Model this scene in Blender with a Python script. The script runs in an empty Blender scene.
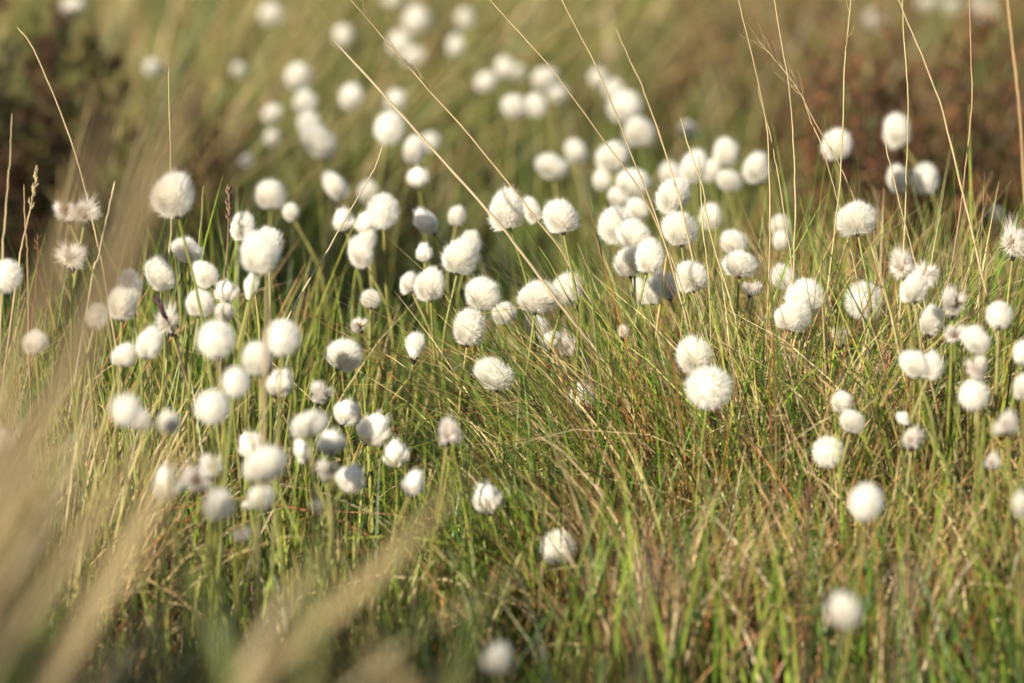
import bpy, math, random
import numpy as np
from mathutils import Vector, Matrix

random.seed(7)
rng = np.random.default_rng(11)
SC = bpy.context.scene
COL = SC.collection
R = math.radians

# ------------------------------------------------------------------ camera
CAM_H = 0.76
PITCH = R(7.0)
LENS = 200.0
FOCUS = 4.40
FPX = 1024 * LENS / 36.0
cam_d = bpy.data.cameras.new('camera')
cam = bpy.data.objects.new('camera', cam_d)
COL.objects.link(cam)
cam.location = (0, 0, CAM_H)
cam.rotation_euler = (math.pi / 2 - PITCH, 0, 0)
cam_d.lens = LENS
cam_d.sensor_width = 36.0
cam_d.clip_end = 500
cam_d.clip_start = 0.05
cam_d.dof.use_dof = True
cam_d.dof.focus_distance = FOCUS
cam_d.dof.aperture_fstop = 5.4
SC.camera = cam
FWD = np.array([0, math.cos(PITCH), -math.sin(PITCH)])
UPV = np.array([0, math.sin(PITCH), math.cos(PITCH)])
RGT = np.array([1.0, 0, 0])


def at(u, v, d):
    """a point of the bog seen at photo position (u, v), d metres off"""
    p = np.array([0, 0, CAM_H]) + d * (FWD + RGT * ((u - 512) / FPX) + UPV * ((341.5 - v) / FPX))
    return p


def project(P):
    q = P - np.array([0, 0, CAM_H])
    d = q @ FWD
    dd = np.maximum(d, 0.05)
    return 512 + q @ RGT / dd * FPX, 341.5 - q @ UPV / dd * FPX, d


SUN_EL, SUN_AZ = R(21.0), R(180 + 38)
S = Vector((math.sin(SUN_AZ) * math.cos(SUN_EL), math.cos(SUN_AZ) * math.cos(SUN_EL), math.sin(SUN_EL)))

# ------------------------------------------------------------------ terrain
def sstep(a, b, x):
    t = np.clip((x - a) / (b - a), 0, 1)
    return t * t * (3 - 2 * t)


def ground(x, y):
    x = np.asarray(x, float); y = np.asarray(y, float)
    g = 0.022 * np.sin(2.3 * x + 0.7) * np.sin(1.9 * y + 0.4)
    g += 0.014 * np.sin(6.1 * x + 1.3 * y) + 0.012 * np.sin(5.2 * y - 2.1 * x + 1.0)
    g += 0.008 * np.sin(13.0 * x + 3.0) * np.sin(11.0 * y)
    g -= 0.05 * (1 - sstep(2.6, 4.2, y))
    g += 0.045 * np.maximum(y - 11.0, 0) * sstep(11.0, 15.0, y)
    far = np.hypot(x, y)
    g += 0.35 * sstep(14, 40, far) * np.sin(0.21 * x + 0.6) * np.cos(0.17 * y)
    return g


def ground1(x, y):
    return float(ground(np.array([x]), np.array([y]))[0])


# ------------------------------------------------------------------ helpers
def tag(o, label=None, cat=None, group=None, kind=None):
    if label: o['label'] = label
    if cat: o['category'] = cat
    if group: o['group'] = group
    if kind: o['kind'] = kind
    return o


def empty(name, loc):
    o = bpy.data.objects.new(name, None)
    o.empty_display_size = 0.02
    COL.objects.link(o)
    o.location = tuple(loc)
    return o


def np_mesh(name, V, F, mats, col=None, mat_idx=None, smooth=True):
    """V (n,3), F (m,k) faces all k-sided"""
    me = bpy.data.meshes.new(name)
    V = np.ascontiguousarray(V, np.float32)
    F = np.ascontiguousarray(F, np.int32)
    m, k = F.shape
    me.vertices.add(len(V)); me.vertices.foreach_set('co', V.ravel())
    me.loops.add(m * k); me.loops.foreach_set('vertex_index', F.ravel())
    me.polygons.add(m)
    me.polygons.foreach_set('loop_start', np.arange(0, m * k, k, dtype=np.int32))
    me.polygons.foreach_set('loop_total', np.full(m, k, np.int32))
    me.polygons.foreach_set('use_smooth', np.full(m, smooth, bool))
    if mat_idx is not None:
        me.polygons.foreach_set('material_index', np.ascontiguousarray(mat_idx, np.int32))
    for mt in (mats if isinstance(mats, (list, tuple)) else [mats]):
        me.materials.append(mt)
    if col is not None:
        a = me.attributes.new('Col', 'FLOAT_COLOR', 'POINT')
        c = np.ones((len(V), 4), np.float32); c[:, :3] = col
        a.data.foreach_set('color', c.ravel())
    me.update()
    me.validate()
    return me


def link(name, me, parent=None):
    o = bpy.data.objects.new(name, me)
    COL.objects.link(o)
    if parent is not None: o.parent = parent
    return o


# ------------------------------------------------------------------ materials
def new_mat(name):
    m = bpy.data.materials.new(name); m.use_nodes = True
    nt = m.node_tree; nt.nodes.clear()
    return m, nt, nt.nodes, nt.links


def leaf_mat(name, base=None, trans=0.3, rough=0.55, spec=0.25, var=0.25, scale=60, objvar=0.0):
    """plant tissue: reflecting and letting light through; colour from 'Col' or a fixed base"""
    m, nt, N, L = new_mat(name)
    out = N.new('ShaderNodeOutputMaterial')
    p = N.new('ShaderNodeBsdfPrincipled'); t = N.new('ShaderNodeBsdfTranslucent')
    mix = N.new('ShaderNodeMixShader'); mix.inputs[0].default_value = trans
    if base is None:
        c = N.new('ShaderNodeAttribute'); c.attribute_name = 'Col'; csock = c.outputs['Color']
    else:
        c = N.new('ShaderNodeRGB'); c.outputs[0].default_value = (*base, 1); csock = c.outputs[0]
    tc = N.new('ShaderNodeTexCoord')
    nz = N.new('ShaderNodeTexNoise'); nz.inputs['Scale'].default_value = scale; nz.inputs['Detail'].default_value = 3
    L.new(tc.outputs['Object'], nz.inputs['Vector'])
    mr = N.new('ShaderNodeMapRange')
    mr.inputs['From Min'].default_value = 0.25; mr.inputs['From Max'].default_value = 0.75
    mr.inputs['To Min'].default_value = 1 - var; mr.inputs['To Max'].default_value = 1 + var
    L.new(nz.outputs['Fac'], mr.inputs['Value'])
    hv = N.new('ShaderNodeHueSaturation')
    L.new(csock, hv.inputs['Color']); L.new(mr.outputs[0], hv.inputs['Value'])
    if objvar:
        oi = N.new('ShaderNodeObjectInfo')
        m2 = N.new('ShaderNodeMapRange'); m2.inputs['To Min'].default_value = 0.5 - objvar * 0.1; m2.inputs['To Max'].default_value = 0.5 + objvar * 0.1
        L.new(oi.outputs['Random'], m2.inputs['Value']); L.new(m2.outputs[0], hv.inputs['Hue'])
    L.new(hv.outputs[0], p.inputs['Base Color']); L.new(hv.outputs[0], t.inputs['Color'])
    p.inputs['Roughness'].default_value = rough
    p.inputs['Specular IOR Level'].default_value = spec
    L.new(p.outputs[0], mix.inputs[1]); L.new(t.outputs[0], mix.inputs[2])
    L.new(mix.outputs[0], out.inputs['Surface'])
    return m


M_GRASS = leaf_mat('grass_blades', trans=0.16, spec=0.35, rough=0.45)
M_STEM = leaf_mat('cottongrass_stem', trans=0.05, rough=0.45, spec=0.35)
M_STRAW = leaf_mat('dry_straw', trans=0.12, rough=0.5, spec=0.35)
M_HEATH = leaf_mat('heather_leaves', trans=0.2, rough=0.6)
M_TWIG = leaf_mat('twig_bark', base=(0.07, 0.045, 0.03), trans=0.0, rough=0.8, spec=0.1)
M_BRACT = leaf_mat('dark_bract', base=(0.035, 0.024, 0.020), trans=0.0, rough=0.6, spec=0.2)
M_SEED = leaf_mat('brown_seeds', base=(0.38, 0.23, 0.11), trans=0.1, rough=0.6, spec=0.2, var=0.5, scale=400)
M_FLUFF = leaf_mat('cotton_fluff', base=(0.97, 0.945, 0.88), trans=0.5, rough=0.75, spec=0.12, var=0.03, scale=8)
M_CORE = leaf_mat('cotton_fluff_inside', base=(0.96, 0.92, 0.83), trans=0.3, rough=0.9, spec=0.0, var=0.06, scale=14)
M_DULL = leaf_mat('spent_fluff', base=(0.88, 0.83, 0.76), trans=0.35, rough=0.8, spec=0.1, var=0.1, scale=20)


def ground_mat():
    m, nt, N, L = new_mat('peat_and_moss')
    out = N.new('ShaderNodeOutputMaterial'); p = N.new('ShaderNodeBsdfPrincipled')
    tc = N.new('ShaderNodeTexCoord')
    n1 = N.new('ShaderNodeTexNoise'); n1.inputs['Scale'].default_value = 3.0; n1.inputs['Detail'].default_value = 8
    n2 = N.new('ShaderNodeTexNoise'); n2.inputs['Scale'].default_value = 90.0; n2.inputs['Detail'].default_value = 5
    L.new(tc.outputs['Object'], n1.inputs['Vector']); L.new(tc.outputs['Object'], n2.inputs['Vector'])
    r1 = N.new('ShaderNodeValToRGB')
    r1.color_ramp.elements[0].position = 0.35; r1.color_ramp.elements[0].color = (0.035, 0.024, 0.014, 1)
    r1.color_ramp.elements[1].position = 0.68; r1.color_ramp.elements[1].color = (0.075, 0.075, 0.022, 1)
    e = r1.color_ramp.elements.new(0.52); e.color = (0.07, 0.045, 0.02, 1)
    L.new(n1.outputs['Fac'], r1.inputs['Fac'])
    mx = N.new('ShaderNodeMix'); mx.data_type = 'RGBA'; mx.blend_type = 'MULTIPLY'; mx.inputs['Factor'].default_value = 0.7
    r2 = N.new('ShaderNodeValToRGB')
    r2.color_ramp.elements[0].position = 0.3; r2.color_ramp.elements[0].color = (0.45, 0.42, 0.4, 1)
    r2.color_ramp.elements[1].position = 0.7; r2.color_ramp.elements[1].color = (1.3, 1.2, 1.0, 1)
    L.new(n2.outputs['Fac'], r2.inputs['Fac'])
    L.new(r1.outputs[0], mx.inputs['A']); L.new(r2.outputs[0], mx.inputs['B'])
    L.new(mx.outputs['Result'], p.inputs['Base Color'])
    p.inputs['Roughness'].default_value = 0.95
    p.inputs['Specular IOR Level'].default_value = 0.1
    b = N.new('ShaderNodeBump'); b.inputs['Strength'].default_value = 0.6; b.inputs['Distance'].default_value = 0.01
    L.new(n2.outputs['Fac'], b.inputs['Height']); L.new(b.outputs[0], p.inputs['Normal'])
    L.new(p.outputs[0], out.inputs['Surface'])
    return m


# ------------------------------------------------------------------ ground sheet
def build_ground():
    n = 220
    s = np.linspace(-1, 1, n)
    X = 160 * np.sign(s) * np.abs(s) ** 3.2
    Y = 6 + 160 * np.sign(s) * np.abs(s) ** 3.2
    xx, yy = np.meshgrid(X, Y)
    zz = ground(xx, yy)
    V = np.stack([xx, yy, zz], -1).reshape(-1, 3)
    i = np.arange(n * n).reshape(n, n)
    F = np.stack([i[:-1, :-1], i[:-1, 1:], i[1:, 1:], i[1:, :-1]], -1).reshape(-1, 4)
    o = link('ground', np_mesh('ground', V, F, ground_mat()))
    tag(o, 'dark peat and moss ground of the bog beneath the grass', 'ground', kind='structure')


build_ground()


# ------------------------------------------------------------------ tubes
def tube_arrays(pts, radii, sides=5):
    P = np.asarray(pts, float); n = len(P)
    T = np.gradient(P, axis=0); T /= np.linalg.norm(T, axis=1, keepdims=True) + 1e-12
    ref = np.array([0.3, 1.0, 0.1]); ref /= np.linalg.norm(ref)
    A = np.cross(T, ref); bad = np.linalg.norm(A, axis=1) < 0.05
    A[bad] = np.cross(T[bad], np.array([1.0, 0, 0])); A /= np.linalg.norm(A, axis=1, keepdims=True)
    B = np.cross(T, A)
    th = np.arange(sides) / sides * 2 * math.pi
    r = np.asarray(radii, float)[:, None, None]
    V = P[:, None, :] + r * (A[:, None, :] * np.cos(th)[None, :, None] + B[:, None, :] * np.sin(th)[None, :, None])
    V = V.reshape(-1, 3)
    i = np.arange(n * sides).reshape(n, sides)
    j = np.roll(i, -1, axis=1)
    F = np.stack([i[:-1], j[:-1], j[1:], i[1:]], -1).reshape(-1, 4)
    return V, F


class Builder:
    def __init__(self): self.V = []; self.F = []; self.C = []; self.n = 0
    def add(self, V, F, c):
        self.V.append(V); self.F.append(F + self.n); self.n += len(V)
        self.C.append(np.broadcast_to(np.asarray(c, float), (len(V), 3)))
    def mesh(self, name, mat):
        return np_mesh(name, np.concatenate(self.V), np.concatenate(self.F), mat, np.concatenate(self.C))


def smooth_path(pts, n):
    """Catmull-Rom through the points"""
    P = np.asarray(pts, float)
    if len(P) == 2: return P[0] + (P[1] - P[0]) * np.linspace(0, 1, n)[:, None]
    Q = np.vstack([2 * P[0] - P[1], P, 2 * P[-1] - P[-2]])
    out = []
    for t in np.linspace(0, len(P) - 1, n):
        k = min(int(t), len(P) - 2); f = t - k
        a, b, c, d = Q[k], Q[k + 1], Q[k + 2], Q[k + 3]
        out.append(0.5 * (2 * b + (c - a) * f + (2 * a - 5 * b + 4 * c - d) * f ** 2 + (3 * b - a - 3 * c + d) * f ** 3))
    return np.array(out)


# ------------------------------------------------------------------ cotton heads (unit height 1, root at origin, axis +z)
def fibres(starts, ends, width, bend=0.0, seg=2, taper=0.25):
    n = len(starts)
    D = ends - starts
    ln = np.linalg.norm(D, axis=1, keepdims=True)
    T = D / (ln + 1e-9)
    rnd = rng.normal(size=(n, 3)); W = np.cross(T, rnd); W /= np.linalg.norm(W, axis=1, keepdims=True) + 1e-9
    B = np.cross(T, W)
    rows = []
    for k in range(seg + 1):
        t = k / seg
        c = starts + D * t + B * ln * bend * math.sin(math.pi * t) * rng.choice([-1, 1], size=(n, 1))
        w = np.asarray(width) * (1 - (1 - taper) * t)
        rows.append(c - W * w / 2); rows.append(c + W * w / 2)
    V = np.stack(rows, 1)
    base = (np.arange(n) * (2 * (seg + 1)))[:, None]
    F = np.concatenate([base + np.array([2 * k, 2 * k + 1, 2 * k + 3, 2 * k + 2]) for k in range(seg)], 0)
    return V.reshape(-1, 3), F


def sphere_dirs(n):
    v = rng.normal(size=(n, 3)); return v / np.linalg.norm(v, axis=1, keepdims=True)


def core_mesh(c, rad, bump, nu=20, nv=12):
    u = np.arange(nu) / nu * 2 * math.pi; w = np.linspace(0.02, math.pi - 0.02, nv)
    uu, ww = np.meshgrid(u, w)
    d = np.stack([np.sin(ww) * np.cos(uu), np.sin(ww) * np.sin(uu), np.cos(ww)], -1)
    ph = rng.uniform(0, 6, 4)
    r = 1 + bump * (np.sin(3 * d[..., 0] * 2 + ph[0]) + np.sin(5 * d[..., 1] + ph[1]) + np.sin(6 * d[..., 2] + ph[2])) / 2
    V = (np.array(c) + d * r[..., None] * np.array(rad)).reshape(-1, 3)
    i = np.arange(nu * nv).reshape(nv, nu); j = np.roll(i, -1, 1)
    F = np.stack([i[:-1], i[1:], j[1:], j[:-1]], -1).reshape(-1, 4)
    return V, F


def head_round(seed, n=16000, lumpy=0.014):
    """dense ball of silk bristles spreading from the foot, its outline soft and never quite round"""
    foot = np.array([0, 0, 0.20]); cen = np.array([0, 0, 0.5])
    nc = 320
    cd = sphere_dirs(nc)
    cr = 1 + rng.normal(0, lumpy, nc)
    ws = rng.normal(size=(4, 3)); ph = rng.uniform(0, 6, 4)

    def big(d):
        return 1 + 0.075 * np.sin(d @ ws[0] * 1.6 + ph[0]) + 0.05 * np.sin(d @ ws[1] * 3.0 + ph[1]) + 0.022 * np.sin(d @ ws[2] * 5.5 + ph[2])
    d0 = sphere_dirs(n)
    k = np.argmax(d0 @ cd.T, 1)
    d = d0 * 0.78 + cd[k] * 0.22 + rng.normal(0, 0.04, (n, 3)); d /= np.linalg.norm(d, axis=1, keepdims=True)
    rad = 0.475 * cr[k] * big(d) * (1 - 0.34 * rng.random(n) ** 1.1)
    fly = rng.random(n) < 0.17
    rad = np.where(fly, 0.475 * big(d) * (0.95 + 0.24 * rng.random(n) ** 2.0), rad)
    E = cen + d * rad[:, None]
    low = E[:, 2] < 0.14
    E[low, 2] = 0.14 + (E[low, 2] - 0.14) * 0.5
    S_ = foot + (E - foot) * rng.uniform(0.45, 0.75, n)[:, None]
    sk = rng.normal(0, 0.16, 2)
    V, F = fibres(S_, E, 0.0095 * np.where(fly, 0.75, 1.0)[:, None], bend=0.12, seg=2, taper=0.08)
    cv, cf = core_mesh((0, 0, 0.50), (1, 1, 1), 0.0, 28, 16)
    dd = cv - np.array([0, 0, 0.5]); cv = np.array([0, 0, 0.5]) + dd * (0.29 * big(dd))[:, None]
    for A in (V, cv):                                   # blown a little to one side
        A[:, 0] += sk[0] * (A[:, 2] - 0.45); A[:, 1] += sk[1] * (A[:, 2] - 0.45)
    mi = np.concatenate([np.zeros(len(F), int), np.ones(len(cf), int)])
    return np_mesh('seed_head', np.vstack([V, cv]), np.vstack([F, cf + len(V)]), [M_FLUFF, M_CORE], mat_idx=mi)


def head_brush(seed, n=4200, spread=0.55):
    """shaving brush: bristles fanning up from the foot; width about 1 too"""
    nc = 110
    th = rng.uniform(0, 2 * math.pi, nc); a = spread * np.sqrt(rng.random(nc))
    k = rng.integers(0, nc, n)
    aa = np.abs(a[k] + rng.normal(0, 0.07, n)); tt = th[k] + rng.normal(0, 0.12, n)
    d = np.stack([np.sin(aa) * np.cos(tt), np.sin(aa) * np.sin(tt), np.cos(aa)], -1)
    ln = (0.95 + rng.normal(0, 0.05, nc))[k] * (1 - 0.15 * np.abs(rng.normal(0, 1, n))) * (1 - (0.30 if spread > 0.7 else 0.2) * (aa / spread) ** 2) * (1 - 0.12 * rng.random(nc)[k])
    k2 = 0.5 / (math.sin(spread) * (0.72 if spread > 0.7 else 0.95))
    q = np.array([k2, k2, 1.0])
    S = d * (0.05 + 0.4 * rng.random(n))[:, None] * ln[:, None] * q
    E = d * ln[:, None] * q
    V, F = fibres(S, E, 0.014, bend=0.05, seg=3, taper=0.12)
    cv, cf = core_mesh((0, 0, 0.47), (0.24, 0.24, 0.36), 0.06)
    if spread > 0.7: cv = np.array([0, 0, 0.48]) + (cv - np.array([0, 0, 0.47])) * np.array([1.25, 1.25, 0.95])
    mi = np.concatenate([np.zeros(len(F), int), np.ones(len(cf), int)])
    return np_mesh('seed_head', np.vstack([V, cv]), np.vstack([F, cf + len(V)]), [M_FLUFF, M_CORE], mat_idx=mi)


def head_spent(seed, n=1900, nc=16):
    """loose ragged head, tufts of silk standing apart round a brown middle"""
    cd = sphere_dirs(nc); cd[:, 2] *= 0.8
    cr = 0.46 * (1 + rng.normal(0, 0.18, nc))
    cen = np.array([0, 0, 0.46])
    k = rng.integers(0, nc, n)
    d = cd[k] + rng.normal(0, 0.24, (n, 3)); d /= np.linalg.norm(d, axis=1, keepdims=True)
    E = cen + d * (cr[k] * rng.uniform(0.62, 1.15, n))[:, None]
    E[:, 2] = np.maximum(E[:, 2], 0.04)
    S = cen + np.array([0, 0, -0.1]) + d * 0.16
    V, F = fibres(S, E, 0.015, bend=0.1, seg=3, taper=0.12)
    return np_mesh('seed_head', V, F, [M_DULL])


def head_star(seed, n=9000):
    """open puff: fine rays standing out all round, thinning towards the rim"""
    d = sphere_dirs(n)
    nc = 130; cd = sphere_dirs(nc); k = np.argmax(d @ cd.T, 1)
    d = d * 0.88 + cd[k] * 0.14 + rng.normal(0, 0.05, (n, 3)); d /= np.linalg.norm(d, axis=1, keepdims=True)
    cen = np.array([0, 0, 0.5])
    E = cen + d * (0.5 * (1 - 0.42 * rng.random(n) ** 1.2))[:, None]
    S = cen + d * 0.2
    V, F = fibres(S, E, 0.0085, bend=0.06, seg=2, taper=0.12)
    cv, cf = core_mesh((0, 0, 0.5), (0.31, 0.31, 0.31), 0.06)
    mi = np.concatenate([np.zeros(len(F), int), np.ones(len(cf), int)])
    return np_mesh('seed_head', np.vstack([V, cv]), np.vstack([F, cf + len(V)]), [M_FLUFF, M_CORE], mat_idx=mi)


def seed_mesh():
    b = Builder()
    for k in range(34):
        d = sphere_dirs(1)[0]; p = np.array([0, 0, 0.42]) + d * 0.06
        q = p + d * rng.uniform(0.12, 0.27)
        V, F = tube_arrays([p, (p + q) / 2, q], [0.012, 0.034, 0.008], 4)
        b.add(V, F, (1, 1, 1))
    return b.mesh('seeds', M_SEED)


def bract_mesh():
    """the dark papery scales under the head"""
    b = Builder()
    V, F = tube_arrays([[0, 0, -0.16], [0, 0, -0.06], [0, 0, 0.05], [0, 0, 0.14]], [0.035, 0.085, 0.11, 0.03], 7)
    b.add(V, F, (1, 1, 1))
    for k in range(7):
        a = k / 7 * 2 * math.pi + rng.uniform(-0.3, 0.3)
        o = np.array([math.cos(a), math.sin(a), 0])
        s = np.array([-o[1], o[0], 0])
        p0 = o * 0.06 + np.array([0, 0, -0.08]); p1 = o * 0.14 + np.array([0, 0, 0.05]); p2 = o * 0.2 + np.array([0, 0, 0.19])
        V = np.array([p0 - s * 0.03, p0 + s * 0.03, p1 + s * 0.05, p1 - s * 0.05, p2 + s * 0.01, p2 - s * 0.01])
        b.add(V, np.array([[0, 1, 2, 3], [3, 2, 4, 5]]), (1, 1, 1))
    return b.mesh('bract', M_BRACT)


HEADS = {
    'r': [head_round(i, lumpy=0.008 + 0.008 * (i % 3)) for i in range(12)],
    'b': [head_brush(i, spread=s) for i, s in enumerate((0.55, 0.62, 0.95, 1.05, 1.15))],
    's': [head_spent(i, nc=c) for i, c in enumerate((13, 16, 20, 24))],
    'x': [head_star(i) for i in range(3)],
}
SEEDS = [seed_mesh() for _ in range(2)]
BRACTS = [bract_mesh() for _ in range(2)]

# u, v, width, height (photo pixels), form, distance, lean (degrees, + = to the right), label
T = []


def H(u, v, w, h, f, d, lean, label): T.append((u, v, w, h, f, d, lean, label))


# ---- far rows along the top
H(73, 6, 24, 20, 'r', 7.0, 0, 'pale blurred head at the top edge above the dark heather bush')
H(154, 69, 18, 18, 'r', 6.6, 0, 'small far head just right of the dark heather bush')
H(239, 71, 15, 18, 'r', 6.5, 0, 'tiny far head alone between the heather bush and the white clump')
H(246, 160, 17, 17, 's', 5.8, 0, 'faint small head above the cream oval left of centre')
H(272, 15, 23, 24, 'r', 6.8, 0, 'blurred head at the top, alone left of the long diagonal straw')
H(343, 37, 20, 23, 'r', 6.4, 8, 'blurred head at the upper tip of the thickest diagonal straw')
H(393, 0, 20, 16, 'r', 7.2, 0, 'head cut by the top edge above the left diagonal straw')
H(417, 21, 26, 28, 'r', 6.9, 0, 'round blurred head, higher neighbour of the touching pair near the top')
H(465, 20, 17, 23, 'r', 7.0, 0, 'small pinkish head near the top, higher of two on one vertical line')
H(400, 44, 22, 24, 'r', 6.7, -8, 'left one of a touching pair crossed by the left diagonal straw')
H(413, 57, 21, 22, 'r', 6.6, 8, 'right lower one of a touching pair near the top')
H(456, 46, 16, 23, 'r', 6.6, 0, 'small oval head on a yellow stem near the top centre')
H(299, 77, 27, 29, 'r', 6.2, 0, 'blurred round head standing above another in the upper left')
H(305, 102, 23, 24, 'r', 5.9, 0, 'blurred head directly below a rounder one in the upper left')
H(351, 98, 24, 26, 'r', 5.9, 0, 'lone round blurred head between the stacked pair and the thick straw')
H(272, 114, 19, 19, 'r', 6.0, 0, 'faint grey head left of the stacked pair, upper of two')
H(272, 138, 17, 17, 'r', 5.9, 0, 'faint grey head left of the egg shaped one, lower of two')
H(396, 101, 20, 22, 'r', 6.0, 0, 'head half hidden behind a large round one near the thick straw')
H(309, 125, 24, 26, 'r', 5.7, -5, 'shaded head half hidden behind the large egg shaped one')
H(319, 143, 33, 38, 'r', 5.3, -10, 'large egg shaped head leaning left in the upper left clump')
H(389, 129, 33, 37, 'x', 5.3, 0, 'large round head whose foot meets the bent straw tip')
H(414, 151, 23, 30, 'r', 5.3, 0, 'oval head right of and below the large round one by the straw')
H(430, 143, 18, 20, 'r', 5.9, 0, 'dim head tucked behind the right side of an oval one')
H(418, 177, 27, 25, 'b', 5.0, 5, 'ragged head with a dark foot below the oval one')
H(336, 187, 22, 33, 'r', 5.1, -25, 'slim slanting oval head below the egg shaped one')
H(270, 196, 30, 31, 'r', 5.0, -15, 'cream oval head leaning left beside a smaller one, upper left middle')
H(291, 213, 17, 19, 'r', 5.0, -15, 'small head touching the lower right of the cream oval')
H(486, 82, 20, 21, 'r', 6.3, 0, 'left end head of the far row above centre')
H(505, 69, 19, 22, 'r', 6.4, 0, 'second head of the far row above centre, higher than its neighbours')
H(518, 73, 14, 17, 'r', 6.5, 0, 'narrow pinkish head pressed against the second of the far row')
H(545, 79, 26, 26, 'r', 6.1, 0, 'largest head of the far row, crossed by a slanting straw')
H(557, 94, 20, 20, 'r', 6.2, 0, 'head tucked under the largest one of the far row')
H(514, 108, 25, 25, 'r', 5.8, 0, 'left head of a close pair below the far row')
H(536, 106, 21, 26, 'r', 5.8, 0, 'right head of a close pair below the far row')
H(598, 78, 17, 18, 'r', 6.4, 0, 'small pinkish head beside the wide tan leaf, upper one')
H(613, 89, 18, 19, 'r', 6.2, 0, 'small pinkish head beside the wide tan leaf, lower one')
H(624, 108, 34, 31, 'r', 5.9, 0, 'hazy wide head behind and above a bright round one')
H(639, 133, 32, 33, 'r', 5.5, 0, 'bright round head below a hazy wide one, right of centre')
H(576, 152, 22, 24, 'r', 5.7, 0, 'small round head alone above the domed one')
H(552, 168, 31, 29, 'r', 5.3, 0, 'domed white head above the two sharp ones at the centre')
H(612, 158, 33, 33, 'r', 5.3, -8, 'round head crossed by a straw, left of the shaded grey pair')
H(602, 181, 19, 21, 'r', 5.3, 0, 'small pinkish head hanging under a round one')
H(688, 131, 17, 19, 'r', 6.0, 0, 'small dim head beside the tip of a short straw, alone')
H(672, 175, 26, 26, 'r', 5.4, 0, 'pale head hidden behind the top of the big leaning egg')
H(694, 169, 28, 35, 'r', 5.2, 0, 'tall oval head crossed by two short straws')
H(711, 171, 19, 25, 'r', 5.3, 0, 'small narrow head between two taller ones right of centre')
H(726, 153, 26, 32, 'r', 5.3, 6, 'egg shaped head at the top of a group of three')
H(729, 181, 24, 25, 'r', 5.2, 0, 'round head at the bottom of a group of three')
H(757, 170, 28, 32, 'r', 5.1, -6, 'egg shaped head on its own bare stem right of the group of three')
H(633, 184, 37, 28, 'r', 4.95, 0, 'wide grey shaded head behind the front egg')
H(620, 197, 26, 20, 'r', 5.0, 0, 'low grey shaded head beneath the wide shaded one')
H(673, 196, 37, 39, 'r', 4.55, -14, 'big cream egg leaning left with a dark foot, right of centre')
H(711, 218, 23, 27, 'r', 5.0, 0, 'small cream head right of the big leaning egg')
H(637, 210, 23, 23, 'r', 4.9, 0, 'pale head peeping between the shaded one and the front trio')
H(532, 211, 19, 28, 'r', 4.7, -25, 'narrow head half hidden between the two sharp centre ones')
H(506, 211, 36, 43, 'r', 4.42, -18, 'sharp egg shaped head lying over the thick diagonal straw')
H(561, 218, 36, 36, 'r', 4.40, -8, 'sharp ruffled head with dark foot on two green stems')
H(616, 227, 34, 38, 'r', 4.6, -20, 'upper left head of the packed cream group right of centre')
H(634, 236, 34, 34, 'r', 4.55, 5, 'middle upper head of the packed cream group right of centre')
H(680, 231, 38, 37, 'r', 4.5, 0, 'wide round head right under the big leaning egg')
H(649, 258, 29, 38, 'r', 4.45, 10, 'front right head of the packed cream group with dark foot')
H(629, 263, 31, 33, 'r', 4.5, -5, 'front left head of the packed cream group with dark foot')
H(691, 278, 33, 34, 'r', 4.45, -8, 'round head with dark foot low right of the packed group')
H(666, 286, 19, 36, 'r', 4.6, -20, 'right slim oblong head under the packed group')
H(652, 291, 20, 32, 'r', 4.55, -5, 'middle oblong head under the packed group')
H(640, 293, 17, 30, 'r', 4.6, -15, 'left slim oblong head under the packed group')
H(734, 243, 26, 27, 'r', 4.8, 0, 'cream head resting above the grey shaded dome')
H(740, 265, 37, 30, 'r', 4.5, 0, 'grey shaded dome with a dark foot right of the packed group')
H(753, 287, 25, 21, 's', 4.5, 15, 'ragged little head under the grey shaded dome')
H(780, 226, 20, 24, 'r', 5.0, 0, 'upper one of two small stacked heads beside a tall straw')
H(781, 241, 19, 21, 'r', 4.9, 0, 'lower one of two small stacked heads beside a tall straw')
H(783, 278, 26, 26, 'r', 4.75, 0, 'soft round head left above the leaning sharp pair on the right')
# ---- middle left clump
H(343, 219, 25, 27, 'b', 4.8, -10, 'head crossed by the lower half of the bent straw')
H(383, 212, 35, 39, 'x', 4.7, 8, 'large lumpy head at the middle of the left centre clump')
H(367, 222, 27, 28, 'b', 4.75, -5, 'head pressed against the left of the large lumpy one')
H(368, 239, 20, 24, 'r', 4.75, 0, 'small head just under the large lumpy one')
H(361, 254, 26, 33, 'r', 4.7, -8, 'egg shaped head at the bottom of the left centre clump')
H(368, 192, 20, 22, 'r', 5.4, 0, 'dim grey head showing above the large lumpy one')
H(425, 221, 25, 34, 'b', 4.75, -20, 'split oblong head with a dark gap on the left centre clump')
H(424, 252, 20, 22, 'b', 4.65, 0, 'small ragged head under the split oblong one')
H(457, 216, 18, 22, 'r', 4.9, 0, 'small head alone left of the sharp egg')
H(430, 285, 34, 37, 'r', 4.45, 0, 'sharp round head in front of a small hidden one, left of centre')
H(409, 284, 20, 22, 'r', 4.6, -10, 'small head hidden behind the left of a sharp round one')
H(460, 258, 36, 41, 'r', 4.5, 8, 'tall sharp round head above the close trio left of centre')
H(471, 243, 22, 24, 'r', 4.7, 10, 'head hidden behind the shoulder of the tall sharp one')
H(482, 295, 38, 37, 'r', 4.45, 8, 'right upper one of the close trio left of centre')
H(469, 329, 36, 41, 'r', 4.4, 10, 'lower one of the close trio, leaning right, left of centre')
H(504, 314, 24, 26, 'r', 4.65, 8, 'shaded head behind the right of the close trio')
H(371, 300, 21, 20, 'r', 4.6, 0, 'small bright head alone in the dark green gap')
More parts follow.
